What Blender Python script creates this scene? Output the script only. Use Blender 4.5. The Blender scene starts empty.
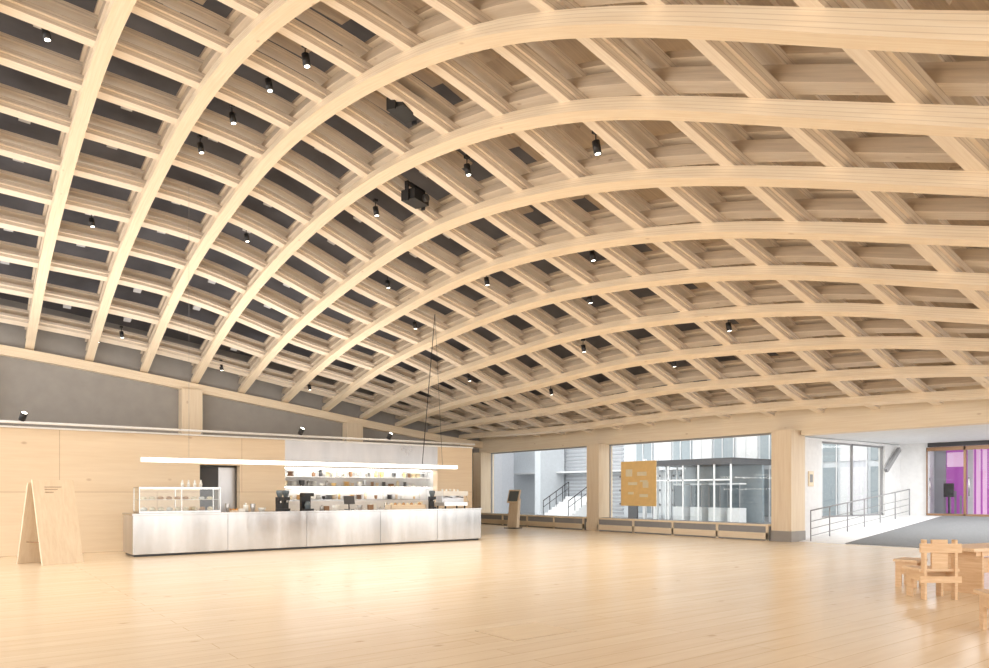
import bpy, math, random
import numpy as np
from mathutils import Vector, Matrix
random.seed(7)
scene=bpy.context.scene
try:
    scene.view_settings.view_transform='Standard'
except Exception: pass

# ---------------------------------------------------------------- materials
def newmat(name):
    m=bpy.data.materials.new(name); m.use_nodes=True
    nt=m.node_tree; b=nt.nodes['Principled BSDF']; return m,nt,b
def flat(name,col,rough=.5,metal=0,emit=None,es=0,nvar=.04,nscale=6):
    m,nt,b=newmat(name)
    n=nt.nodes.new('ShaderNodeTexNoise'); n.inputs['Scale'].default_value=nscale; n.inputs['Detail'].default_value=5
    tc=nt.nodes.new('ShaderNodeTexCoord'); nt.links.new(tc.outputs['Object'],n.inputs['Vector'])
    r=nt.nodes.new('ShaderNodeValToRGB'); r.color_ramp.elements[0].position=.3; r.color_ramp.elements[1].position=.7
    r.color_ramp.elements[0].color=[max(0,c*(1-nvar)) for c in col]+[1]; r.color_ramp.elements[1].color=[min(1,c*(1+nvar)) for c in col]+[1]
    nt.links.new(n.outputs['Fac'],r.inputs['Fac']); nt.links.new(r.outputs['Color'],b.inputs['Base Color'])
    b.inputs['Roughness'].default_value=rough; b.inputs['Metallic'].default_value=metal
    if emit: b.inputs['Emission Color'].default_value=(*emit,1); b.inputs['Emission Strength'].default_value=es
    return m
def brushed(name,col,r0,r1,scale,bump=.1):
    m,nt,b=newmat(name); L=nt.links.new
    tc=nt.nodes.new('ShaderNodeTexCoord'); mp=nt.nodes.new('ShaderNodeMapping'); mp.inputs['Scale'].default_value=scale
    L(tc.outputs['Object'],mp.inputs['Vector']); n=nt.nodes.new('ShaderNodeTexNoise'); n.inputs['Scale'].default_value=1; n.inputs['Detail'].default_value=4
    L(mp.outputs[0],n.inputs['Vector'])
    mr=nt.nodes.new('ShaderNodeMapRange'); mr.inputs[1].default_value=.3; mr.inputs[2].default_value=.7; mr.inputs[3].default_value=r0; mr.inputs[4].default_value=r1
    L(n.outputs['Fac'],mr.inputs[0]); L(mr.outputs[0],b.inputs['Roughness'])
    r=nt.nodes.new('ShaderNodeValToRGB'); r.color_ramp.elements[0].position=.3; r.color_ramp.elements[1].position=.7
    r.color_ramp.elements[0].color=[c*.80 for c in col]+[1]; r.color_ramp.elements[1].color=[min(1,c*1.18) for c in col]+[1]  # broad tone streaks in the colour stand in for streaked reflections
    L(n.outputs['Fac'],r.inputs['Fac']); L(r.outputs['Color'],b.inputs['Base Color'])
    bp=nt.nodes.new('ShaderNodeBump'); bp.inputs['Strength'].default_value=bump; bp.inputs['Distance'].default_value=.05
    L(n.outputs['Fac'],bp.inputs['Height']); L(bp.outputs[0],b.inputs['Normal'])
    b.inputs['Metallic'].default_value=1; return m
def wood(name,c0,c1,scale,coord='Object',rough=.5,lam=None,board=None,knots=True,lamc=(.72,.66,.60)):
    m,nt,b=newmat(name); L=nt.links.new
    tc=nt.nodes.new('ShaderNodeTexCoord')
    mp=nt.nodes.new('ShaderNodeMapping'); mp.inputs['Scale'].default_value=scale
    L(tc.outputs[coord],mp.inputs['Vector'])
    n=nt.nodes.new('ShaderNodeTexNoise'); n.inputs['Scale'].default_value=1; n.inputs['Detail'].default_value=8; n.inputs['Roughness'].default_value=.62
    n.inputs['Distortion'].default_value=.3
    L(mp.outputs[0],n.inputs['Vector'])
    r=nt.nodes.new('ShaderNodeValToRGB'); r.color_ramp.elements[0].position=.28; r.color_ramp.elements[1].position=.7
    r.color_ramp.elements[0].color=(*c0,1); r.color_ramp.elements[1].color=(*c1,1)
    L(n.outputs['Fac'],r.inputs['Fac']); col=r.outputs['Color']
    if knots:
        k=nt.nodes.new('ShaderNodeTexVoronoi'); k.inputs['Scale'].default_value=1
        mp2=nt.nodes.new('ShaderNodeMapping'); mp2.inputs['Scale'].default_value=[.9+.35*s**.5 for s in scale]
        L(tc.outputs[coord],mp2.inputs['Vector']); L(mp2.outputs[0],k.inputs['Vector'])
        kr=nt.nodes.new('ShaderNodeValToRGB'); kr.color_ramp.elements[0].position=.04; kr.color_ramp.elements[1].position=.10
        kr.color_ramp.elements[0].color=(.55,.42,.32,1); kr.color_ramp.elements[1].color=(1,1,1,1)
        L(k.outputs['Distance'],kr.inputs['Fac'])
        mx=nt.nodes.new('ShaderNodeMix'); mx.data_type='RGBA'; mx.blend_type='MULTIPLY'; mx.inputs[0].default_value=.5
        L(col,mx.inputs[6]); L(kr.outputs['Color'],mx.inputs[7]); col=mx.outputs[2]
    if lam:
        sp=nt.nodes.new('ShaderNodeSeparateXYZ'); L(tc.outputs[coord],sp.inputs[0])
        mm=nt.nodes.new('ShaderNodeMath'); mm.operation='MULTIPLY'; mm.inputs[1].default_value=lam; L(sp.outputs['Y'],mm.inputs[0])
        fr=nt.nodes.new('ShaderNodeMath'); fr.operation='FRACT'; L(mm.outputs[0],fr.inputs[0])
        rr=nt.nodes.new('ShaderNodeValToRGB'); rr.color_ramp.elements[0].position=.0; rr.color_ramp.elements[1].position=.2
        rr.color_ramp.elements[0].color=(*lamc,1); rr.color_ramp.elements[1].color=(1,1,1,1)
        L(fr.outputs[0],rr.inputs['Fac'])
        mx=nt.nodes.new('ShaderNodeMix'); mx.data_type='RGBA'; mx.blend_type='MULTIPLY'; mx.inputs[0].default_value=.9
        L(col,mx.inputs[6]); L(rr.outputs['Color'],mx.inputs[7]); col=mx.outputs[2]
    if board:
        bk=nt.nodes.new('ShaderNodeTexBrick'); mp3=nt.nodes.new('ShaderNodeMapping')
        L(tc.outputs[coord],mp3.inputs['Vector']); mp3.inputs['Rotation'].default_value=board.get('rot',(0,0,0))
        L(mp3.outputs[0],bk.inputs['Vector'])
        bk.inputs['Scale'].default_value=1; bk.inputs['Brick Width'].default_value=board['w']; bk.inputs['Row Height'].default_value=board['h']
        bk.inputs['Mortar Size'].default_value=board.get('m',.004); bk.inputs['Mortar Smooth'].default_value=.2
        bk.inputs['Color1'].default_value=(1,1,1,1); bk.inputs['Color2'].default_value=(*board.get('c2',(.93,.9,.87)),1); bk.inputs['Mortar'].default_value=(*board.get('mc',(.72,.62,.5)),1)
        mx=nt.nodes.new('ShaderNodeMix'); mx.data_type='RGBA'; mx.blend_type='MULTIPLY'; mx.inputs[0].default_value=1
        L(col,mx.inputs[6]); L(bk.outputs['Color'],mx.inputs[7]); col=mx.outputs[2]
    L(col,b.inputs['Base Color']); b.inputs['Roughness'].default_value=rough
    bp=nt.nodes.new('ShaderNodeBump'); bp.inputs['Strength'].default_value=.05; bp.inputs['Distance'].default_value=.01
    L(n.outputs['Fac'],bp.inputs['Height']); L(bp.outputs[0],b.inputs['Normal'])
    return m
def glassmat(name,tint=(1,1,1),base=.04,gain=.3):
    m=bpy.data.materials.new(name); m.use_nodes=True; nt=m.node_tree
    for n in list(nt.nodes): nt.nodes.remove(n)
    o=nt.nodes.new('ShaderNodeOutputMaterial'); t=nt.nodes.new('ShaderNodeBsdfTransparent'); t.inputs[0].default_value=(*tint,1)
    g=nt.nodes.new('ShaderNodeBsdfGlossy'); g.inputs['Roughness'].default_value=.02
    f=nt.nodes.new('ShaderNodeLayerWeight'); f.inputs[0].default_value=.15
    a=nt.nodes.new('ShaderNodeMath'); a.operation='MULTIPLY_ADD'; a.inputs[1].default_value=gain; a.inputs[2].default_value=base
    nt.links.new(f.outputs['Facing'],a.inputs[0])
    x=nt.nodes.new('ShaderNodeMixShader'); nt.links.new(a.outputs[0],x.inputs[0]); nt.links.new(t.outputs[0],x.inputs[1]); nt.links.new(g.outputs[0],x.inputs[2])
    nt.links.new(x.outputs[0],o.inputs[0]); return m
def emis(name,col,s):
    return flat(name,col,.5,0,col,s)

M={}
M['arch']=wood('arch_timber',(.83,.67,.48),(.94,.81,.63),(.9,26,26),'UV',.45)
M['archside']=wood('arch_timber_side',(.83,.67,.48),(.94,.81,.63),(.8,20,20),'UV',.45,lam=22,knots=False)
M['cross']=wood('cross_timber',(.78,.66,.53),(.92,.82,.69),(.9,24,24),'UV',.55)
M['crossside']=wood('cross_timber_side',(.62,.54,.46),(.84,.75,.65),(.8,30,30),'UV',.55,lam=20,knots=False,lamc=(.55,.49,.44))  # laminated side; its darker tone also carries side shading of the same timber
M['up']=wood('upper_timber',(.50,.40,.30),(.68,.56,.43),(.8,18,18),'UV',.6)  # timber browned in its colour to hold the shade between the beams
M['wx']=wood('timber_x',(.74,.60,.43),(.87,.74,.57),(.7,14,22),'Object',.55)
M['wy']=wood('timber_y',(.80,.66,.48),(.90,.78,.61),(14,.7,22),'Object',.55)
M['wz']=wood('timber_z',(.76,.61,.44),(.87,.74,.57),(14,14,.7),'Object',.55)
M['panel']=wood('birch_panel',(.79,.64,.46),(.86,.72,.54),(.8,8,12),'Object',.5,board={'w':4.8,'h':1.65,'m':.008,'rot':(math.pi/2,0,0),'mc':(.65,.57,.48),'c2':(.97,.95,.93)})
M['floor']=wood('floor_board',(.79,.64,.46),(.88,.75,.57),(.7,9,9),'Object',.25,board={'w':4.6,'h':.3,'m':.005,'c2':(.96,.935,.91),'mc':(.74,.65,.55)},knots=True)
M['hatch']=wood('floor_hatch_wood',(.74,.59,.41),(.86,.72,.53),(.7,9,9),'Object',.3)
M['ply']=wood('pine_plywood',(.66,.42,.23),(.82,.59,.37),(3,3,30),'Object',.5)
M['plyx']=wood('pine_plywood_flat',(.70,.47,.28),(.84,.63,.42),(3,25,25),'Object',.5)
M['white']=flat('white_paint',(.84,.84,.84),.6)
M['grey']=flat('grey_concrete',(.35,.33,.31),.8,nvar=.06,nscale=2)
M['dgrey']=flat('deck_grey',(.14,.14,.16),.8,nvar=.2,nscale=1)  # grey deck panels, coloured darker to deepen the shade in the gaps
M['duct']=flat('pale_grey_block',(.60,.62,.67),.6)
M['black']=flat('black_metal',(.015,.015,.017),.4)
M['dark']=flat('dark_grey_metal',(.07,.07,.075),.45)
M['frame']=flat('window_frame_grey',(.32,.32,.33),.5)
M['steel']=brushed('brushed_steel',(.50,.49,.48),.10,.22,(1.5,1.5,.2),.3)
M['steel2']=brushed('satin_steel',(.58,.58,.59),.25,.42,(1.2,1.2,.4))
M['chrome']=flat('chrome',(.75,.75,.75),.12,1)
M['glass']=glassmat('window_glass',(.90,.93,.94))
M['case']=glassmat('case_glass',(.96,.98,.97),.08,.4)
M['ceram']=flat('white_ceramic',(.85,.84,.80),.3)
M['brown']=flat('brown_ceramic',(.30,.17,.09),.5)
M['orange']=flat('orange_panel',(.90,.62,.27),.5)
M['cream']=flat('cream',(.88,.78,.58),.5)
M['mat']=flat('entrance_mat',(.20,.205,.21),.9,nvar=.12,nscale=20)
M['ext']=flat('exterior_render',(.62,.65,.68),.8)
M['ext2']=flat('exterior_grey_cladding',(.42,.43,.46),.7)
M['ground']=flat('paving',(.40,.41,.42),.9)
M['extw']=flat('exterior_white_trim',(.72,.73,.74),.7)
M['led']=emis('led_white',(1,.98,.95),2.2)
M['led2']=emis('shelf_led_strip',(1,.97,.92),14)
M['lamp']=emis('lamp_lens',(1,.93,.8),8)
M['purple']=emis('magenta_glow',(.42,.09,.42),.4)  # purple lighting of the lobby put into the wall panels as glow
M['pink']=emis('pink_glow',(.78,.50,.70),.5)  # pink-lit curtain and surfaces, their lighting put in as glow
M['dglass']=flat('dark_glazing',(.12,.15,.17),.1)
M['mglass']=flat('mid_glazing',(.32,.37,.40),.12)
M['bread']=flat('pastry',(.55,.30,.12),.7,nvar=.3,nscale=30)

# ---------------------------------------------------------------- mesh builder
class MB:
    def __init__(s): s.v=[];s.f=[];s.m=[];s.uv=[];s.mats=[];s.sm=[]
    def mi(s,k):
        if k not in s.mats: s.mats.append(k)
        return s.mats.index(k)
    def face(s,pts,k,uv=None,smooth=False):
        b=len(s.v); s.v+= [tuple(p) for p in pts]; s.f.append(tuple(range(b,b+len(pts)))); s.m.append(s.mi(k))
        s.uv.append(uv if uv else [(0,0)]*len(pts)); s.sm.append(smooth)
    def hexa(s,c,k):
        b=len(s.v); s.v+=[tuple(p) for p in c]; i=s.mi(k)
        for q in ((3,2,1,0),(4,5,6,7),(0,1,5,4),(1,2,6,5),(2,3,7,6),(3,0,4,7)):
            s.f.append(tuple(b+j for j in q)); s.m.append(i); s.uv.append([(0,0),(1,0),(1,1),(0,1)]); s.sm.append(False)
    def box(s,x0,x1,y0,y1,z0,z1,k):
        s.hexa([(x0,y0,z0),(x1,y0,z0),(x1,y1,z0),(x0,y1,z0),(x0,y0,z1),(x1,y0,z1),(x1,y1,z1),(x0,y1,z1)],k)
    def obox(s,c,size,rot,k):
        R=rot; hx,hy,hz=[d/2 for d in size]; c=Vector(c)
        pts=[c+R@Vector(p) for p in ((-hx,-hy,-hz),(hx,-hy,-hz),(hx,hy,-hz),(-hx,hy,-hz),(-hx,-hy,hz),(hx,-hy,hz),(hx,hy,hz),(-hx,hy,hz))]
        s.hexa(pts,k)
    def cyl(s,p0,p1,r0,k,r1=None,n=14,cap=True):
        if r1 is None: r1=r0
        p0=Vector(p0);p1=Vector(p1);d=(p1-p0).normalized()
        a=d.orthogonal().normalized(); c=d.cross(a); b=len(s.v); i=s.mi(k)
        for p,r in((p0,r0),(p1,r1)):
            for j in range(n):
                t=2*math.pi*j/n; s.v.append(tuple(p+(a*math.cos(t)+c*math.sin(t))*r))
        for j in range(n):
            s.f.append((b+j,b+(j+1)%n,b+n+(j+1)%n,b+n+j)); s.m.append(i); s.uv.append([(0,0)]*4); s.sm.append(True)
        if cap:
            s.f.append(tuple(b+j for j in reversed(range(n)))); s.m.append(i); s.uv.append([(0,0)]*n); s.sm.append(False)
            s.f.append(tuple(b+n+j for j in range(n))); s.m.append(i); s.uv.append([(0,0)]*n); s.sm.append(False)
    def lathe(s,c,prof,k,n=16):
        for (r0,z0),(r1,z1) in zip(prof[:-1],prof[1:]):
            s.cyl((c[0],c[1],c[2]+z0),(c[0],c[1],c[2]+z1),max(r0,1e-4),k,max(r1,1e-4),n,cap=False)
        s.cyl((c[0],c[1],c[2]+prof[0][1]),(c[0],c[1],c[2]+prof[0][1]+.001),prof[0][0],k,None,n)
    def ribbon(s,P,Wd,N,w,h,kf,ks):
        n=len(P); i=s.mi(kf); j2=s.mi(ks); b=len(s.v); L=[0]
        for a in range(1,n): L.append(L[-1]+(P[a]-P[a-1]).length)
        ro=random.uniform(0,500)
        for a in range(n):
            for (sx,sz) in ((-.5,0),(.5,0),(.5,1),(-.5,1)):
                s.v.append(tuple(P[a]+Wd[a]*(w*sx)+N[a]*(h*sz)))
        vv=[0,w,w+h,w*2+h,2*w+2*h]
        for a in range(n-1):
            for q in range(4):
                q2=(q+1)%4
                s.f.append((b+4*a+q,b+4*(a+1)+q,b+4*(a+1)+q2,b+4*a+q2)); s.m.append(i if q in(0,2) else j2)
                s.uv.append([(L[a]+ro,vv[q]),(L[a+1]+ro,vv[q]),(L[a+1]+ro,vv[q+1]),(L[a]+ro,vv[q+1])]); s.sm.append(False)
        for a,o in((0,(3,2,1,0)),(n-1,(0,1,2,3))):
            s.f.append(tuple(b+4*a+q for q in o)); s.m.append(j2); s.uv.append([(0,0),(w,0),(w,h),(0,h)]); s.sm.append(False)
    def make(s,name,loc=(0,0,0),rotz=0,parent=None,bevel=0,fixn=True):
        me=bpy.data.meshes.new(name); me.from_pydata(s.v,[],s.f)
        for k in s.mats: me.materials.append(M[k])
        me.polygons.foreach_set('material_index',s.m); me.polygons.foreach_set('use_smooth',s.sm)
        ul=me.uv_layers.new(name='UVMap'); fl=[c for f in s.uv for p in f for c in p]; ul.data.foreach_set('uv',fl)
        me.update()
        if fixn:
            import bmesh
            bm=bmesh.new(); bm.from_mesh(me); bmesh.ops.recalc_face_normals(bm,faces=bm.faces); bm.to_mesh(me); bm.free()
        o=bpy.data.objects.new(name,me); scene.collection.objects.link(o)
        o.location=loc; o.rotation_euler=(0,0,rotz)
        if parent: o.parent=parent
        if bevel:
            bv=o.modifiers.new('bevel','BEVEL'); bv.width=bevel; bv.segments=2; bv.limit_method='ANGLE'
        return o
def empty(name,loc=(0,0,0)):
    e=bpy.data.objects.new(name,None); e.location=loc; e.empty_display_size=.2; scene.collection.objects.link(e); return e

# ---------------------------------------------------------------- roof surface
YS=[-4,-1,2,4.5,8,12,16,21,26,31,34]
XS=[-7,-2,2.5,6.35,8.25,10.15,13.95,17.75,21.55,24]
H={
-7:  [1.9,3.6,5.2,6.7,8.5,9.9,10.3,9.8,8.8,7.3,6.3],
-2:  [1.9,3.6,5.2,6.7,8.5,9.9,10.3,9.8,8.7,7.1,6.1],
2.5: [1.8,3.5,5.1,6.6,8.35,9.65,10.05,9.55,8.5,6.75,5.6],
6.35:[1.8,3.4,4.93,6.3,7.98,9.1,9.57,9.25,8.2,6.3,5.1],
8.25:[2.0,3.4,4.83,5.97,7.5,8.57,8.98,8.7,7.75,6.05,4.9],
10.15:[2.3,3.6,4.75,5.7,6.95,7.9,8.3,8.0,7.2,5.8,4.8],
13.95:[2.9,3.7,4.4,5.0,6.0,6.75,7.1,6.95,6.4,5.3,4.6],
17.75:[3.4,3.8,4.05,4.4,5.05,5.5,5.7,5.5,5.3,4.8,4.4],
21.55:[3.6,3.75,3.88,3.95,4.1,4.25,4.35,4.3,4.3,4.4,4.3],
24:  [3.5,3.55,3.6,3.65,3.7,3.75,3.8,3.8,3.9,4.2,4.1]}
def spl(x,y):
    n=len(x); h=np.diff(x); A=np.zeros((n,n)); r=np.zeros(n); A[0,0]=A[-1,-1]=1
    for i in range(1,n-1):
        A[i,i-1]=h[i-1];A[i,i]=2*(h[i-1]+h[i]);A[i,i+1]=h[i]; r[i]=3*((y[i+1]-y[i])/h[i]-(y[i]-y[i-1])/h[i-1])
    c=np.linalg.solve(A,r); b=[(y[i+1]-y[i])/h[i]-h[i]*(2*c[i]+c[i+1])/3 for i in range(n-1)]; d=[(c[i+1]-c[i])/(3*h[i]) for i in range(n-1)]
    def f(v):
        i=min(max(np.searchsorted(x,v)-1,0),n-2); t=v-x[i]
        return y[i]+b[i]*t+c[i]*t*t+d[i]*t**3
    return f
rows=[spl(np.array(YS,float),np.array(H[x],float)) for x in XS]
cache={}
def Z(x,y):
    ky=round(y,3)
    if ky not in cache: cache[ky]=spl(np.array(XS,float),np.array([f(ky) for f in rows]))
    return float(cache[ky](x))
def NRM(x,y):
    e=.05
    zx=(Z(x+e,y)-Z(x-e,y))/(2*e); zy=(Z(x,y+e)-Z(x,y-e))/(2*e)
    return Vector((-zx,-zy,1)).normalized()
YW=31.0; XW=22.6; Y0=-2.0; X0=-6.5
def sweep(mb,pts,off,w,h,kf,ks):
    P=[];N=[]
    for (x,y) in pts:
        n=NRM(x,y); N.append(n); P.append(Vector((x,y,Z(x,y)))+n*off)
    Wd=[]
    for i in range(len(P)):
        t=(P[min(i+1,len(P)-1)]-P[max(i-1,0)]).normalized(); w_=N[i].cross(t).normalized(); Wd.append(w_)
    mb.ribbon(P,Wd,N,w,h,kf,ks)
AX=[6.2+1.9*k for k in range(-6,9)]
BY=[29.7-1.75*k for k in range(0,18)]
ceil=empty('ceiling')
hA=.2; hB=.2
mb=MB()
for x in AX: sweep(mb,[(x,y) for y in np.linspace(Y0,YW,64)],0,.28,hA,'arch','archside')
mb.make('arched_beams',parent=ceil)
mb=MB()
for y in BY:
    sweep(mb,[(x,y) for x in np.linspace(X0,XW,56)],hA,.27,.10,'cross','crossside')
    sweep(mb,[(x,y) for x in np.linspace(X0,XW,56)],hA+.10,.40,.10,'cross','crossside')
mb.make('cross_beams',parent=ceil)
mb=MB()
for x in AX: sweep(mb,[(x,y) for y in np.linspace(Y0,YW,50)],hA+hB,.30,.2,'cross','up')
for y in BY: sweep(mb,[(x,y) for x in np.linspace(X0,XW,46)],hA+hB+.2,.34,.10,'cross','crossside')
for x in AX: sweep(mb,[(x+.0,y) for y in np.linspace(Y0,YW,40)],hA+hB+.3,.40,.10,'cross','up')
mb.make('upper_beams',parent=ceil)
mb=MB(); DK=1.7
for ix,x in enumerate(AX):
    for iy,y in enumerate(BY):
        yy=y-.87
        if yy<Y0+1: continue
        t=Vector((0,1,(Z(x,yy+.05)-Z(x,yy-.05))/.1)).normalized(); n=NRM(x,yy); a=t.cross(n); R=Matrix((a,t,n)).transposed()
        if yy<=13.5:
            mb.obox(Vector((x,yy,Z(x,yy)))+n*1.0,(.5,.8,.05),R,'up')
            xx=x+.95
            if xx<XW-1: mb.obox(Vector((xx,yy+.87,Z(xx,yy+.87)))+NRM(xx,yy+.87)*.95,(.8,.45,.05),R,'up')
        elif (ix*7+iy*5)%3!=0 and x<XW-2:
            xx=x+.95; n=NRM(xx,yy); mb.obox(Vector((xx,yy,Z(xx,yy)))+n*.95,(.24,.8,.2),R,'duct')
mb.make('shear_plates',parent=ceil)
mb=MB(); nx,ny=44,52
g=[[None]*(ny+1) for _ in range(nx+1)]
for i in range(nx+1):
    for j in range(ny+1):
        x=X0+(XW+.6-X0)*i/nx; y=Y0+(YW+.6-Y0)*j/ny; g[i][j]=Vector((x,y,Z(x,y)+DK))
for i in range(nx):
    for j in range(ny):
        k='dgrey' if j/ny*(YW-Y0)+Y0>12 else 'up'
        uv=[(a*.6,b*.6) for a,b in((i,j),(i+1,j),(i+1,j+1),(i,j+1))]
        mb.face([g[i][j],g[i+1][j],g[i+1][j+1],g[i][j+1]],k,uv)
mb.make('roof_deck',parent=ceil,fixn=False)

# ---------------------------------------------------------------- floor
mb=MB(); mb.box(X0-6,XW+.6,-8,YW+.4,-.2,0,'floor'); mb.make('floor')
mb=MB(); mb.box(0,.95,0,.75,0,.0015,'brown'); mb.box(.008,.942,.008,.742,.0015,.003,'hatch')
mb.make('floor_hatch',loc=(5.0,6.2,.0))

# ---------------------------------------------------------------- walls
UP=DK+.1
mb=MB(); n=40
for i in range(n):
    x0=X0+(XW-X0)*i/n; x1=X0+(XW-X0)*(i+1)/n
    mb.hexa([(x0,YW,0),(x1,YW,0),(x1,YW+.3,0),(x0,YW+.3,0),(x0,YW,Z(x0,YW)+UP),(x1,YW,Z(x1,YW)+UP),(x1,YW+.3,Z(x1,YW)+UP),(x0,YW+.3,Z(x0,YW)+UP)],'grey')
mb.make('wall_left')
mb=MB(); P=[Vector((x,YW-.15,Z(x,YW)-.34)) for x in np.linspace(X0,XW,40)]
mb.ribbon(P,[Vector((0,1,0))]*40,[Vector((0,0,1))]*40,.3,.34,'arch','archside')
mb.make('trim_edge_beam_left')
for x in (.7,7.9,15.1):
    mb=MB(); mb.box(-.4,.4,-.5,0,0,Z(x,YW)-.3,'wz'); mb.make('timber_column',loc=(x,YW-.02,0))
mb=MB(); HD=3.7
n=40
for i in range(n):
    y0=Y0+(YW-Y0)*i/n; y1=Y0+(YW-Y0)*(i+1)/n
    hb=3.54 if y1<13.2 else HD
    mb.hexa([(XW,y0,hb),(XW+.5,y0,hb),(XW+.5,y1,hb),(XW,y1,hb),(XW,y0,Z(XW,y0)+UP),(XW+.5,y0,Z(XW,y0)+UP),(XW+.5,y1,Z(XW,y1)+UP),(XW,y1,Z(XW,y1)+UP)],'wy')
mb.box(XW,XW+.5,13.3,YW,0,.45,'wy')
mb.make('wall_far')
for y in (13.3,22.1,30.6):
    mb=MB(); mb.box(-.45,.4,-.36,.36,.35,HD+.02,'wz'); mb.box(-.47,.4,-.38,.38,0,.35,'grey' if y<20 else 'wz'); mb.make('timber_column',loc=(XW,y,0))
def window(name,y0,y1,z0,z1,divs):
    mb=MB(); x=XW+.25
    mb.box(x-.04,x+.04,y0,y1,z0,z0+.06,'frame'); mb.box(x-.04,x+.04,y0,y1,z1-.06,z1,'frame')
    for k in range(divs+1):
        yy=y0+(y1-y0)*k/divs; mb.box(x-.04,x+.04,max(y0,yy-.03),min(y1,yy+.03),z0+.06,z1-.06,'frame')
    mb.face([(x,y0+.03,z0+.05),(x,y1-.03,z0+.05),(x,y1-.03,z1-.05),(x,y0+.03,z1-.05)],'glass'); mb.make(name)
window('window_1',22.46,30.24,.45,3.7,1)
window('window_2',13.66,21.74,.45,3.7,1)
def bench(y0,y1):
    L=y1-y0; mb=MB()
    mb.box(-.62,0,0,L,.49,.56,'wy'); mb.box(-.60,-.55,0,L,.05,.27,'wy')
    mb.box(-.54,-.02,.02,L-.02,0,.49,'frame')
    for k in range(5): mb.box(-.60,-.54,k*(L-.08)/4,k*(L-.08)/4+.08,.0,.49,'wy')
    mb.box(-.5,-.1,.1,L-.1,.56,.565,'dark')
    mb.make('window_bench',loc=(XW,y0,0),bevel=.006)
bench(22.5,30.2); bench(13.7,21.7)

# ---------------------------------------------------------------- entrance passage
xe=30.2
mb=MB(); mb.hexa([(XW+.6,0,-.2),(xe+8,0,-.2),(xe+8,13,-.2),(XW+.6,13,-.2),(XW+.6,0,0),(xe+8,0,0),(xe+8,13,0),(XW+.6,13,0)],'white')
mb.hexa([(XW,4,0),(xe,4,0),(xe,13,0),(XW,13,0),(XW,4,.01),(xe,4,.75),(xe,13,.75),(XW,13,.01)],'white')
mb.box(xe,xe+8,4,13,0,.75,'white')
mb.make('ramp_floor')
mb=MB()
mb.hexa([(XW+.05,4,.016),(xe-.15,4,.74),(xe-.15,11.4,.74),(XW+.05,11.4,.016),(XW+.05,4,.03),(xe-.15,4,.755),(xe-.15,11.4,.755),(XW+.05,11.4,.03)],'mat'); mb.make('entrance_mat')
mb=MB(); y=13.0
mb.box(XW+.5,24.2,y,y+.25,0,3.5,'white'); mb.box(28.9,xe+8,y,y+.25,0,3.5,'white'); mb.box(24.2,28.9,y,y+.25,0,.75,'white'); mb.box(24.2,28.9,y,y+.25,3.42,3.5,'white')
mb.make('wall_passage')
mb=MB(); mb.box(-.16,.16,-.03,0,-.26,.26,'wx'); mb.box(-.13,.13,-.035,-.03,-.23,.23,'cream'); mb.box(-.09,.09,-.038,-.035,-.12,.15,'frame'); mb.make('framed_notice',loc=(23.45,13.0,2.1))
mb=MB()
for a in(24.2,26.5,28.84): mb.box(a,a+.06,y+.08,y+.16,.75,3.42,'frame')
mb.box(24.2,28.9,y+.08,y+.16,.75,.81,'frame'); mb.box(24.2,28.9,y+.08,y+.16,3.36,3.42,'frame'); mb.face([(24.23,y+.12,.8),(28.87,y+.12,.8),(28.87,y+.12,3.38),(24.23,y+.12,3.38)],'glass')
mb.make('window_3')
mb=MB(); mb.box(XW+.5,xe+8,4,13.25,3.54,3.8,'white'); mb.make('ceiling_passage')
mb=MB(); mb.box(xe,xe+.2,12.0,13.0,.75,3.54,'white'); mb.box(xe,xe+.2,4,12.0,3.38,3.54,'dark'); mb.make('wall_entrance')
mb=MB(); mb.obox((29.2,12.85,2.9),(1.4,.12,.16),Matrix.Rotation(math.radians(-38),3,'Y'),'frame'); mb.make('diagonal_brace')
mb=MB(); xd=xe-.12
for k in range(7):
    yy=4+k*1.33; mb.box(xd,xd+.1,yy,min(12,yy+.07),.75,3.36,'brown')
mb.box(xd,xd+.1,4,12,.75,.83,'brown'); mb.box(xd,xd+.1,4,12,3.22,3.36,'brown'); mb.face([(xd+.05,4,.8),(xd+.05,12,.8),(xd+.05,12,3.3),(xd+.05,4,3.3)],'glass')
for k in range(6): mb.cyl((xd-.05,5.2+k*1.33,1.5),(xd-.05,5.2+k*1.33,2.2),.02,'steel')
mb.make('door_1')
mb=MB(); xl=33.4
mb.box(xl,xl+.1,12.55,13,.75,3.54,'ext2'); mb.box(xl,xl+.1,11.75,12.55,.75,3.54,'purple'); mb.box(xl,xl+.1,11.55,11.75,.75,3.54,'white'); mb.box(xl,xl+.1,9.5,11.55,.75,3.54,'pink'); mb.box(xl,xl+.1,4,9.5,.75,3.54,'white')
for k in range(9): mb.box(xl-.04,xl,9.6+k*.23,9.66+k*.23,.75,3.54,'purple')
mb.box(xl-.03,xl,11.8,12.5,2.7,3.3,'pink')  # paler patch painted for the brighter top of the lit panel
for k in range(4): mb.box(xl-.5,xl-.44,11.8+k*.2,11.86+k*.2,.75,1.5+.2*k,'frame')
mb.make('wall_lobby')
mb=MB(); mb.lathe((0,0,0),[(.2,0),(.2,.03),(.03,.05),(.03,.7)],'black'); mb.box(-.04,.04,-.18,.18,.7,1.25,'black'); mb.make('lobby_sign_stand',loc=(32.2,12.0,.75))
mb=MB()
def rz(x): return .75*(x-XW)/(xe-XW)
for k in range(7):
    x=XW+.15+k*1.22; mb.cyl((x,12.6,rz(x)),(x,12.6,rz(x)+1.02),.02,'frame')
for h in(.18,.42,.66,1.02):
    mb.cyl((XW+.15,12.6,rz(XW+.15)+h),(xe-.13,12.6,rz(xe-.13)+h),.022 if h>1 else .012,'frame')
mb.make('ramp_handrail')

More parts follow.
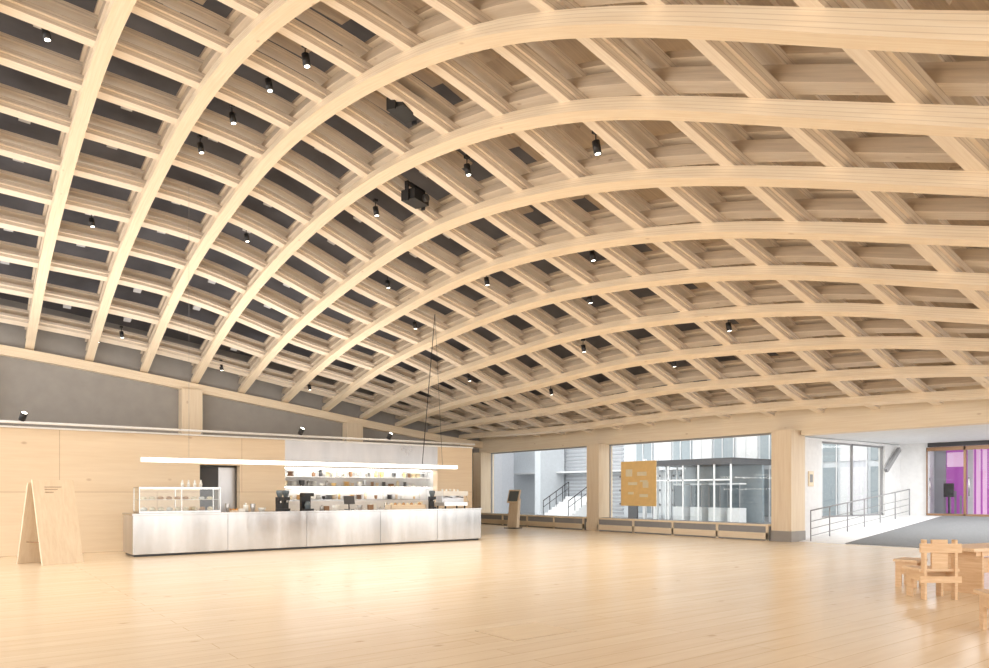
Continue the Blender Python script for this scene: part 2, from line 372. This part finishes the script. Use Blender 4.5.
# ---------------------------------------------------------------- exterior
mb=MB(); mb.box(XW+.6,75,13.3,80,-.2,-.02,'ground'); mb.make('ground_outside')
bld=empty('neighbouring_building',(36,12,0))
def addb(mb,n):
    o=mb.make(n); o.parent=bld; o.matrix_parent_inverse=Matrix.Translation((-36,-12,0)); return o
mb=MB(); fx=36
mb.box(fx,fx+.4,12,60,0,12,'ext')
for k in range(12):
    y0=14+k*1.5; mb.box(fx-.05,fx,y0,y0+1.35,.3,2.9,('dglass','mglass','extw','mglass')[k%4])
    mb.box(fx-.05,fx,y0,y0+1.35,3.2,5.5,'mglass' if k%2 else 'extw')
for k in range(24): mb.box(fx-.1,fx-.04,14+k*.75,14.05+k*.75,0,6,'extw')
for k in range(14):
    for z in(.8,1.7,2.6): mb.box(fx-.14,fx-.05,26+k*.55,26.12+k*.55,z,z+.12,'dark')
mb.box(fx-1.0,fx,26.5,44,3.0,3.12,'extw')
for k in range(36): mb.box(fx-.09,fx,33,38.6,.2+k*.25,.32+k*.25,'ext2')
mb.box(fx-2.5,fx-.2,38.6,39.2,0,9,'ext')
addb(mb,'facade')
mb=MB()
for yy in(22.0,23.0,24.0,25.0,26.0,27.0): mb.box(31.95,32.03,yy-.035,yy+.035,0,3.1,'white')
for xx in(33,34,35): mb.box(xx-.035,xx+.035,26.96,27.04,0,3.1,'white')
mb.box(31.93,35.6,21.9,27.1,3.1,3.42,'dark'); mb.box(31.95,32.03,22,27,0,.12,'frame'); mb.box(31.95,32.03,22,27,2.25,2.33,'white')
mb.face([(31.99,22,.1),(31.99,27,.1),(31.99,27,3.1),(31.99,22,3.1)],'glass')
mb.box(34.8,35,22,27,0,3.1,'mglass')
for k in range(4):
    y0=22.3+k*1.2; mb.box(33.2,33.8,y0,y0+.75,0,.8,'white'); mb.box(33.25,33.3,y0+.05,y0+.7,.85,2.0,'dglass'); mb.box(33.2,33.8,y0,y0+.75,2.05,2.12,'white')
    mb.box(33.2,33.24,y0,y0+.04,.8,2.05,'frame'); mb.box(33.2,33.24,y0+.71,y0+.75,.8,2.05,'frame')
mb.box(32.0,32.1,28.3,29.0,0,2.4,'dark'); mb.box(31.98,32.0,28.4,28.9,1.2,2.3,'dglass')
for k in range(3): mb.box(32.9,33.1,27.6+k*.9,27.75+k*.9,0,3.6,'white')
addb(mb,'glass_vestibule')
mb=MB(); mb.box(30.5,33,41.0,50,0,9,'ext2'); mb.make('grey_annex_building')
mb=MB()
for k in range(8): mb.box(30+k*.3,30.3+k*.3,32,34.5,-.02,.17*(k+1),'extw')
for y in(32.1,34.4):
    for k in range(5): mb.cyl((30.1+k*.55,y,.3*k+.1),(30.1+k*.55,y,.3*k+1.1),.025,'black',n=8)
    mb.cyl((30.1,y,1.1),(32.3,y,2.3),.03,'black',n=8); mb.cyl((30.1,y,.7),(32.3,y,1.9),.02,'black',n=8)
mb.make('outdoor_stairs')
mb=MB(); mb.box(-.01,.01,-.95,.95,-.93,.93,'orange')
for yy,zz,w,h in((.5,.45,.35,.3),(-.2,.4,.5,.16),(.3,0,.5,.12),(-.4,-.05,.3,.25),(.4,-.4,.3,.1),(-.3,-.5,.45,.12),(-.3,.1,.4,.07)):
    mb.box(-.016,-.008,yy-w/2,yy+w/2,zz-h/2,zz+h/2,'cream')
mb.make('window_poster',loc=(XW+.2,20.1,2.0))

# ---------------------------------------------------------------- kiosk volume
ky=22.2; kx1=15.85; kh=3.3
mb=MB()
mb.box(-6.5,5.97,ky,ky+.3,0,kh,'panel')
mb.box(7.14,8.56,ky,ky+.3,0,kh,'panel'); mb.box(5.97,7.14,ky,ky+.3,2.46,kh,'panel')
mb.box(14.3,kx1,ky,ky+.3,0,kh,'panel')
mb.box(kx1-.3,kx1,ky+.3,YW-.6,0,kh,'panel')
mb.box(-6.5,kx1,ky+.3,YW-.6,kh-.15,kh,'white')
mb.box(8.56,14.3,ky+.75,ky+.85,0,2.5,'white')
mb.box(8.56,14.3,ky,ky+.3,2.5,kh,'steel2')
mb.box(8.5,8.56,ky+.3,ky+.85,0,2.5,'white'); mb.box(14.3,14.36,ky+.3,ky+.85,0,2.5,'white')
mb.box(8.56,14.3,ky,ky+.85,2.44,2.5,'white')
mb.box(5.9,7.2,ky+.75,ky+.85,0,2.6,'grey')
mb.make('wall_kiosk')
mb=MB(); mb.box(0,.62,0,.05,0,2.4,'dark'); mb.box(.64,1.16,0,.05,0,2.4,'steel2'); mb.cyl((.56,-.04,1.0),(.56,-.04,1.2),.015,'chrome'); mb.make('door_2',loc=(5.98,ky+.4,0))
mb=MB(); mb.cyl((-6,ky-.15,3.44),(kx1,ky-.15,3.44),.035,'white',n=10); mb.box(-6.4,kx1,ky-.08,ky+.06,3.30,3.345,'white')
for k in range(10): mb.cyl((-5.5+k*2.3,ky-.02,3.34),(-5.5+k*2.3,ky-.15,3.42),.012,'frame',n=6)
for xx in(1.55,9.0,12.2):
    mb.cyl((xx,ky-.12,3.5),(xx+.05,ky-.22,3.68),.08,'black'); mb.cyl((xx+.05,ky-.22,3.68),(xx+.052,ky-.224,3.687),.06,'lamp')
mb.make('lighting_rail')
sh=empty('kiosk_shelf',(11.4,ky+.5,0))
def adds(mb,n):
    o=mb.make(n); o.parent=sh; o.matrix_parent_inverse=Matrix.Translation((-11.4,-ky-.5,0)); return o
mb=MB()
mb.box(8.62,14.25,ky+.3,ky+.74,1.36,1.40,'steel2')
for z in(1.82,2.14): mb.box(8.62,14.25,ky+.45,ky+.74,z,z+.03,'white')
mb.box(8.62,14.25,ky+.3,ky+.7,0,1.36,'white')
mb.box(8.7,14.2,ky+.32,ky+.38,2.41,2.435,'led2'); mb.box(8.7,14.2,ky+.47,ky+.50,1.80,1.818,'led2')
adds(mb,'shelf_boards')
mb=MB()
for z in(1.40,1.851,2.171):
    x=8.8
    while x<14.1:
        k=random.choice(['ceram','ceram','ceram','brown','cream','wx','dark','steel2','orange']); r=random.uniform(.05,.11); h=random.uniform(.08,.2); t=random.random()
        if random.random()<.85:
            if t<.4: mb.lathe((x,ky+.6,z),[(r*.5,0),(r*.9,h*.4),(r,h),(r*.92,h)],k)
            elif t<.75:
                for q in range(4): mb.lathe((x,ky+.6,z+q*.04),[(r*.6,0),(r*1.1,.03),(r*1.12,.035)],k)
            else: mb.cyl((x,ky+.6,z),(x,ky+.6,z+h),r*.55,k); mb.cyl((x,ky+.6,z+h),(x,ky+.6,z+h*1.2),r*.25,k)
        x+=random.uniform(.17,.3)
adds(mb,'crockery')

# ---------------------------------------------------------------- counter
cx0,cx1,cy0,cy1=3.75,14.63,19.96,21.2
mb=MB(); mb.box(.05,cx1-cx0-.05,.08,cy1-cy0-.05,0,.08,'dark')
xs=[0,2.35,4.6,7.0,9.1,cx1-cx0]
for a,b in zip(xs[:-1],xs[1:]): mb.box(a+.004,b-.004,0,.03,.06,1.05,'steel')
mb.box(0,cx1-cx0,.03,cy1-cy0,.06,1.05,'steel2'); mb.box(-.02,cx1-cx0+.02,-.02,cy1-cy0+.02,1.05,1.10,'steel')
mb.make('cafe_counter',loc=(cx0,cy0,0),bevel=.004)
mb=MB(); L=2.05;D=.7;Hh=.68
mb.box(0,L,0,D,0,.05,'steel'); mb.box(0,L,0,D,Hh-.03,Hh,'steel')
for x in(0,L-.02,L/2):
    for y in(0,D-.02): mb.box(x,x+.02,y,y+.02,.05,Hh-.03,'steel')
mb.face([(.02,.006,.05),(L-.02,.006,.05),(L-.02,.006,Hh-.03),(.02,.006,Hh-.03)],'case'); mb.face([(.006,.02,.05),(.006,D-.02,.05),(.006,D-.02,Hh-.03),(.006,.02,Hh-.03)],'case'); mb.face([(L-.006,.02,.05),(L-.006,D-.02,.05),(L-.006,D-.02,Hh-.03),(L-.006,.02,Hh-.03)],'case')
mb.box(.03,L-.03,.1,D-.05,.34,.35,'ceram'); mb.box(.05,L-.05,.05,.08,Hh-.05,Hh-.032,'led')
for k in range(9):
    mb.lathe((.18+k*.21,.35,.052),[(.07,0),(.085,.04),(.05,.09),(.01,.1)],random.choice(['bread','cream','ceram']),12)
    mb.lathe((.18+k*.21,.4,.352),[(.06,0),(.08,.03),(.06,.07),(.01,.08)],random.choice(['bread','cream','white']),12)
for k in range(4): mb.lathe((1.15+k*.16,.4,Hh),[(.03,0),(.045,.08),(.03,.12),(.015,.2)],'ceram',10)
mb.make('pastry_display_case',loc=(cx0+.2,20.25,1.1))
mb=MB()
mb.box(0,.95,0,.6,.08,.2,'steel'); mb.box(.03,.92,.2,.58,.2,.5,'steel2'); mb.box(-.03,.98,.02,.6,.42,.58,'ceram')
for x in(.08,.87):
    for y in(.06,.54): mb.cyl((x,y,0),(x,y,.08),.03,'black')
for x in(.25,.7):
    mb.cyl((x,.12,.36),(x,.12,.42),.05,'chrome'); mb.cyl((x,.12,.38),(x,-.1,.36),.015,'black')
for k in range(5): mb.lathe((.15+k*.16,.35,.58),[(.025,0),(.04,.05),(.04,.06)],'ceram',10)
mb.cyl((.02,.1,.45),(-.02,-.02,.2),.008,'chrome'); mb.cyl((.95,.1,.45),(.98,-.02,.2),.008,'chrome')
mb.make('espresso_machine',loc=(13.35,20.3,1.1))
def grinder(x,y):
    mb=MB(); mb.box(-.09,.09,-.12,.12,0,.06,'black'); mb.box(-.08,.08,0,.14,.06,.34,'black'); mb.box(-.08,.08,-.1,.14,.3,.4,'black')
    mb.lathe((0,.02,.4),[(.06,0),(.1,.12),(.1,.18),(.08,.2)],'dglass'); mb.cyl((0,-.08,.22),(0,-.08,.3),.03,'steel')
    mb.make('coffee_grinder',loc=(x,y,1.1))
grinder(7.75,20.5); grinder(8.05,20.8); grinder(13.0,20.5)
mb=MB(); mb.box(0,.3,0,.36,0,.05,'black'); mb.box(0,.3,.24,.36,.05,.5,'black'); mb.box(0,.3,0,.36,.42,.52,'black'); mb.lathe((.15,.12,.05),[(.08,0),(.1,.1),(.06,.2),(.07,.22)],'dglass')
mb.make('coffee_brewer',loc=(8.5,20.5,1.1))
mb=MB(); mb.box(-.12,.12,-.1,.1,0,.02,'dark'); mb.cyl((0,0,.02),(0,.03,.22),.02,'dark'); mb.obox((0,0,.3),(.36,.02,.26),Matrix.Rotation(math.radians(-15),3,'X'),'dark')
mb.make('cash_register_screen',loc=(10.0,20.6,1.1))
mb=MB(); x=6.3
while x<12.9:
    k=random.choice(['ceram','ceram','brown','cream','wx','ceram','steel2','chrome','bread']); r=random.uniform(.05,.11); h=random.uniform(.06,.24); t=random.random(); y=random.uniform(20.3,20.9)
    if not any(abs(x-q)<.3 for q in(7.75,8.05,8.65,10.0)):
        if x>10.9: y=20.85
        if t<.35: mb.lathe((x,y,1.1),[(r*.6,0),(r,h*.5),(r*1.05,h),(r,h)],k)
        elif t<.6: mb.cyl((x,y,1.1),(x,y,1.1+h),r*.7,k); mb.cyl((x,y,1.1+h),(x,y,1.1+h*1.3),r*.3,k)
        elif t<.8:
            mb.box(x-.14,x+.14,y-.1,y+.1,1.1,1.13,'wx')
            for q in range(3): mb.lathe((x-.09+q*.09,y,1.13),[(.03,0),(.045,.02),(.03,.05),(.005,.06)],'bread',10)
        else: mb.box(x-.08,x+.08,y-.06,y+.06,1.1,1.1+h*.8,k)
    x+=random.uniform(.16,.28)
mb.box(11.2,12.5,20.1,20.5,1.1,1.12,'wx'); mb.box(11.2,12.5,20.1,20.12,1.12,1.24,'wx'); mb.box(11.2,12.5,20.48,20.5,1.12,1.24,'wx'); mb.box(11.2,11.22,20.1,20.5,1.12,1.24,'wx'); mb.box(12.48,12.5,20.1,20.5,1.12,1.24,'wx')
for k in range(8): mb.lathe((11.32+k*.15,20.3,1.12),[(.06,0),(.075,.08),(.05,.16),(.01,.19)],'bread' if k%2 else 'cream',12)
mb.make('counter_tableware')
mb=MB(); lx0,lx1,ly=4.03,14.0,20.5
mb.box(lx0,lx1,ly-.05,ly+.05,2.45,2.56,'white'); mb.box(lx0+.02,lx1-.02,ly-.04,ly+.04,2.44,2.452,'led'); mb.box(lx0+.02,lx1-.02,ly-.056,ly-.05,2.46,2.55,'led')
mb.cyl((lx0+1.2,ly,2.56),(lx0+1.2,ly,Z(lx0+1.2,ly)+.4),.003,'frame',n=6)
mb.cyl((12.6,ly,2.56),(13.1,ly,Z(13.1,ly)+.4),.012,'black',n=6)
mb.cyl((13.4,ly,2.56),(13.1,ly,Z(13.1,ly)+.4),.005,'black',n=6)
mb.make('linear_pendant_light')

# ---------------------------------------------------------------- a-frame sign
mb=MB(); W_,Hs=.95,1.97; sl=.40
t=.045
mb.hexa([(0,0,0),(W_,0,0),(W_,t,0),(0,t,0),(0,sl,1.93),(W_,sl,1.93),(W_,sl+t,1.93),(0,sl+t,1.93)],'wz')
mb.hexa([(-.04,2*sl+.1,0),(W_-.04,2*sl+.1,0),(W_-.04,2*sl+.1+t,0),(-.04,2*sl+.1+t,0),(-.04,sl+.08,1.86),(W_-.04,sl+.08,1.86),(W_-.04,sl+.08+t,1.86),(-.04,sl+.08+t,1.86)],'wz')
mb.cyl((.1,.14,.5),(.1,.84,.5),.012,'brown'); mb.cyl((.85,.14,.5),(.85,.84,.5),.012,'brown')
mb.cyl((.1,sl,1.75),(.1,sl+.2,1.75),.02,'brown'); mb.cyl((.85,sl,1.75),(.85,sl+.2,1.75),.02,'brown')
for k in range(3):
    z=1.76-k*.06; mb.box(.25,.65-.1*k,sl*z/1.93-.006,sl*z/1.93+.002,z,z+.012,'brown')
mb.make('a_frame_sign',loc=(1.72,18.95,0),rotz=math.radians(25),bevel=.004)

mb=MB(); mb.box(-.3,.3,-.3,.3,0,.04,'dark'); mb.hexa([(-.12,-.25,.04),(.12,-.25,.04),(.12,.25,.04),(-.12,.25,.04),(.05,-.25,1.2),(.25,-.25,1.35),(.25,.25,1.35),(.05,.25,1.2)],'wz')
mb.obox((.06,0,1.45),(.06,.62,.62),Matrix.Rotation(math.radians(20),3,'Y'),'wz'); mb.obox((.02,0,1.46),(.02,.5,.48),Matrix.Rotation(math.radians(20),3,'Y'),'dglass')
mb.make('information_stand',loc=(20.5,25.5,0),rotz=.3)

# ---------------------------------------------------------------- furniture right
def chair(loc,rot):
    mb=MB(); t=.04
    for x in(-.25,.21):
        mb.box(x,x+t,-.28,-.14,0,.43,'ply'); mb.box(x,x+t,-.14,.14,.28,.43,'ply'); mb.box(x,x+t,.14,.24,0,.92,'ply')
    mb.box(-.30,.30,-.32,.20,.43,.47,'plyx'); mb.box(-.21,.21,-.04,.0,.26,.43,'ply')
    mb.box(-.12,.12,.17,.21,.47,.92,'ply'); mb.box(-.31,.31,.21,.245,.72,.86,'ply'); mb.box(-.31,.31,.21,.245,.26,.36,'ply')
    mb.make('plywood_chair',loc=loc,rotz=rot,bevel=.004)
def stool(loc,rot):
    mb=MB(); t=.04
    for x in(-.24,.20):
        mb.box(x,x+t,-.17,-.07,0,.44,'ply'); mb.box(x,x+t,.07,.17,0,.44,'ply'); mb.box(x,x+t,-.07,.07,.22,.44,'ply')
    mb.box(-.29,.29,-.19,.19,.44,.48,'plyx'); mb.box(-.27,.27,-.02,.02,.24,.36,'ply')
    mb.make('plywood_stool',loc=loc,rotz=rot,bevel=.004)
chair((12.25,4.8,0),2.45)
stool((13.45,5.62,0),.1)
chair((9.9,3.02,0),2.2)
chair((15.6,4.2,0),-1.3)
stool((13.2,3.55,0),.2)
mb=MB(); mb.box(-1.0,1.0,-.36,.36,.70,.755,'plyx')
for x in(-.72,.67): mb.box(x,x+.05,-.32,.32,0,.70,'ply')
mb.box(-.67,.67,-.025,.025,.3,.55,'ply'); mb.box(-.85,.85,-.3,-.26,.62,.70,'ply'); mb.box(-.85,.85,.26,.3,.62,.70,'ply')
mb.make('plywood_table',loc=(13.95,4.6,0),rotz=-.2,bevel=.004)

# ---------------------------------------------------------------- spotlights
def spot(x,y,light=0,lift=.2):
    z=Z(x,y)+lift; mb=MB()
    mb.cyl((0,0,.5-lift),(0,0,.10),.012,'black',n=8); mb.box(-.05,.05,-.05,.05,.46-lift,.52-lift,'black')
    mb.cyl((0,0,.12),(.03,-.02,-.10),.07,'black',n=16); mb.cyl((.03,-.02,-.102),(.031,-.02,-.108),.05,'lamp',n=16)
    o=mb.make('ceiling_spotlight',loc=(x,y,z))
    if light:
        l=bpy.data.lights.new('spot_lamp','SPOT'); l.energy=light; l.spot_size=math.radians(100); l.spot_blend=.8; l.shadow_soft_size=.15; l.color=(1,.91,.79)
        lo=bpy.data.objects.new('lamp',l); scene.collection.objects.link(lo); lo.parent=o; lo.location=(.03,-.02,-.16)
for (x,y,l) in ((5.3,12.75,1),(5.1,16.4,1),(4.9,18.2,1),(9.0,12.8,1),(8.9,16.8,1),(9.2,9.1,1),(12.5,16.8,1),(12.6,12.6,1),(16.6,17.0,1),(1.5,16,1),(5.1,29.2,0),(4.4,29.8,0),(8.8,29.7,0),(12.4,29.4,0),(1.2,29.6,0),(16.6,11.5,1),(12.9,21.5,1),(5.2,14.4,0),(14.4,14.5,0),(18.2,14.6,0),(18.4,20.6,0),(10.9,19.8,0),(7.1,21.5,0),(3.3,23.3,0),(16.4,23.2,0)):
    spot(x,y,540*l)
def proj(x,y):
    mb=MB(); mb.box(-.3,.3,-.2,.2,.05,.3,'black'); mb.cyl((.1,-.3,.17),(.1,-.2,.17),.09,'dark'); mb.box(-.36,-.32,-.05,.05,.0,.45,'black'); mb.box(.32,.36,-.05,.05,.0,.45,'black'); mb.box(-.36,.36,-.05,.05,.42,.48,'black')
    mb.make('ceiling_projector',loc=(x,y,Z(x,y)+.1),rotz=.4)
proj(7.2,12.4); proj(9.2,15.3)

# ---------------------------------------------------------------- lights
def area(name,loc,rot,size,e,col=(1,1,1)):
    l=bpy.data.lights.new(name,'AREA'); l.shape='RECTANGLE'; l.size=size[0]; l.size_y=size[1]; l.energy=e; l.color=col
    o=bpy.data.objects.new(name,l); o.location=loc; o.rotation_euler=rot; scene.collection.objects.link(o); return o
area('kiosk_uplight',(5,25,3.5),(math.pi,0,0),(18,4),520,(1,.93,.84))
area('passage_light',(27,9,3.5),(0,0,0),(5,5),300)
w=bpy.data.worlds.new('world'); scene.world=w; w.use_nodes=True
w.node_tree.nodes['Background'].inputs[0].default_value=(1,.985,.965,1); w.node_tree.nodes['Background'].inputs[1].default_value=2.95

# ---------------------------------------------------------------- camera
cam=bpy.data.cameras.new('camera'); co=bpy.data.objects.new('camera',cam); scene.collection.objects.link(co)
co.location=(0,0,1.65); co.rotation_euler=(math.pi/2,0,-math.atan2(.6061,.7954))
cam.sensor_width=36; cam.sensor_fit='HORIZONTAL'; cam.lens=720/989*36; cam.shift_y=158/989; cam.clip_end=300; cam.clip_start=.05
scene.camera=co
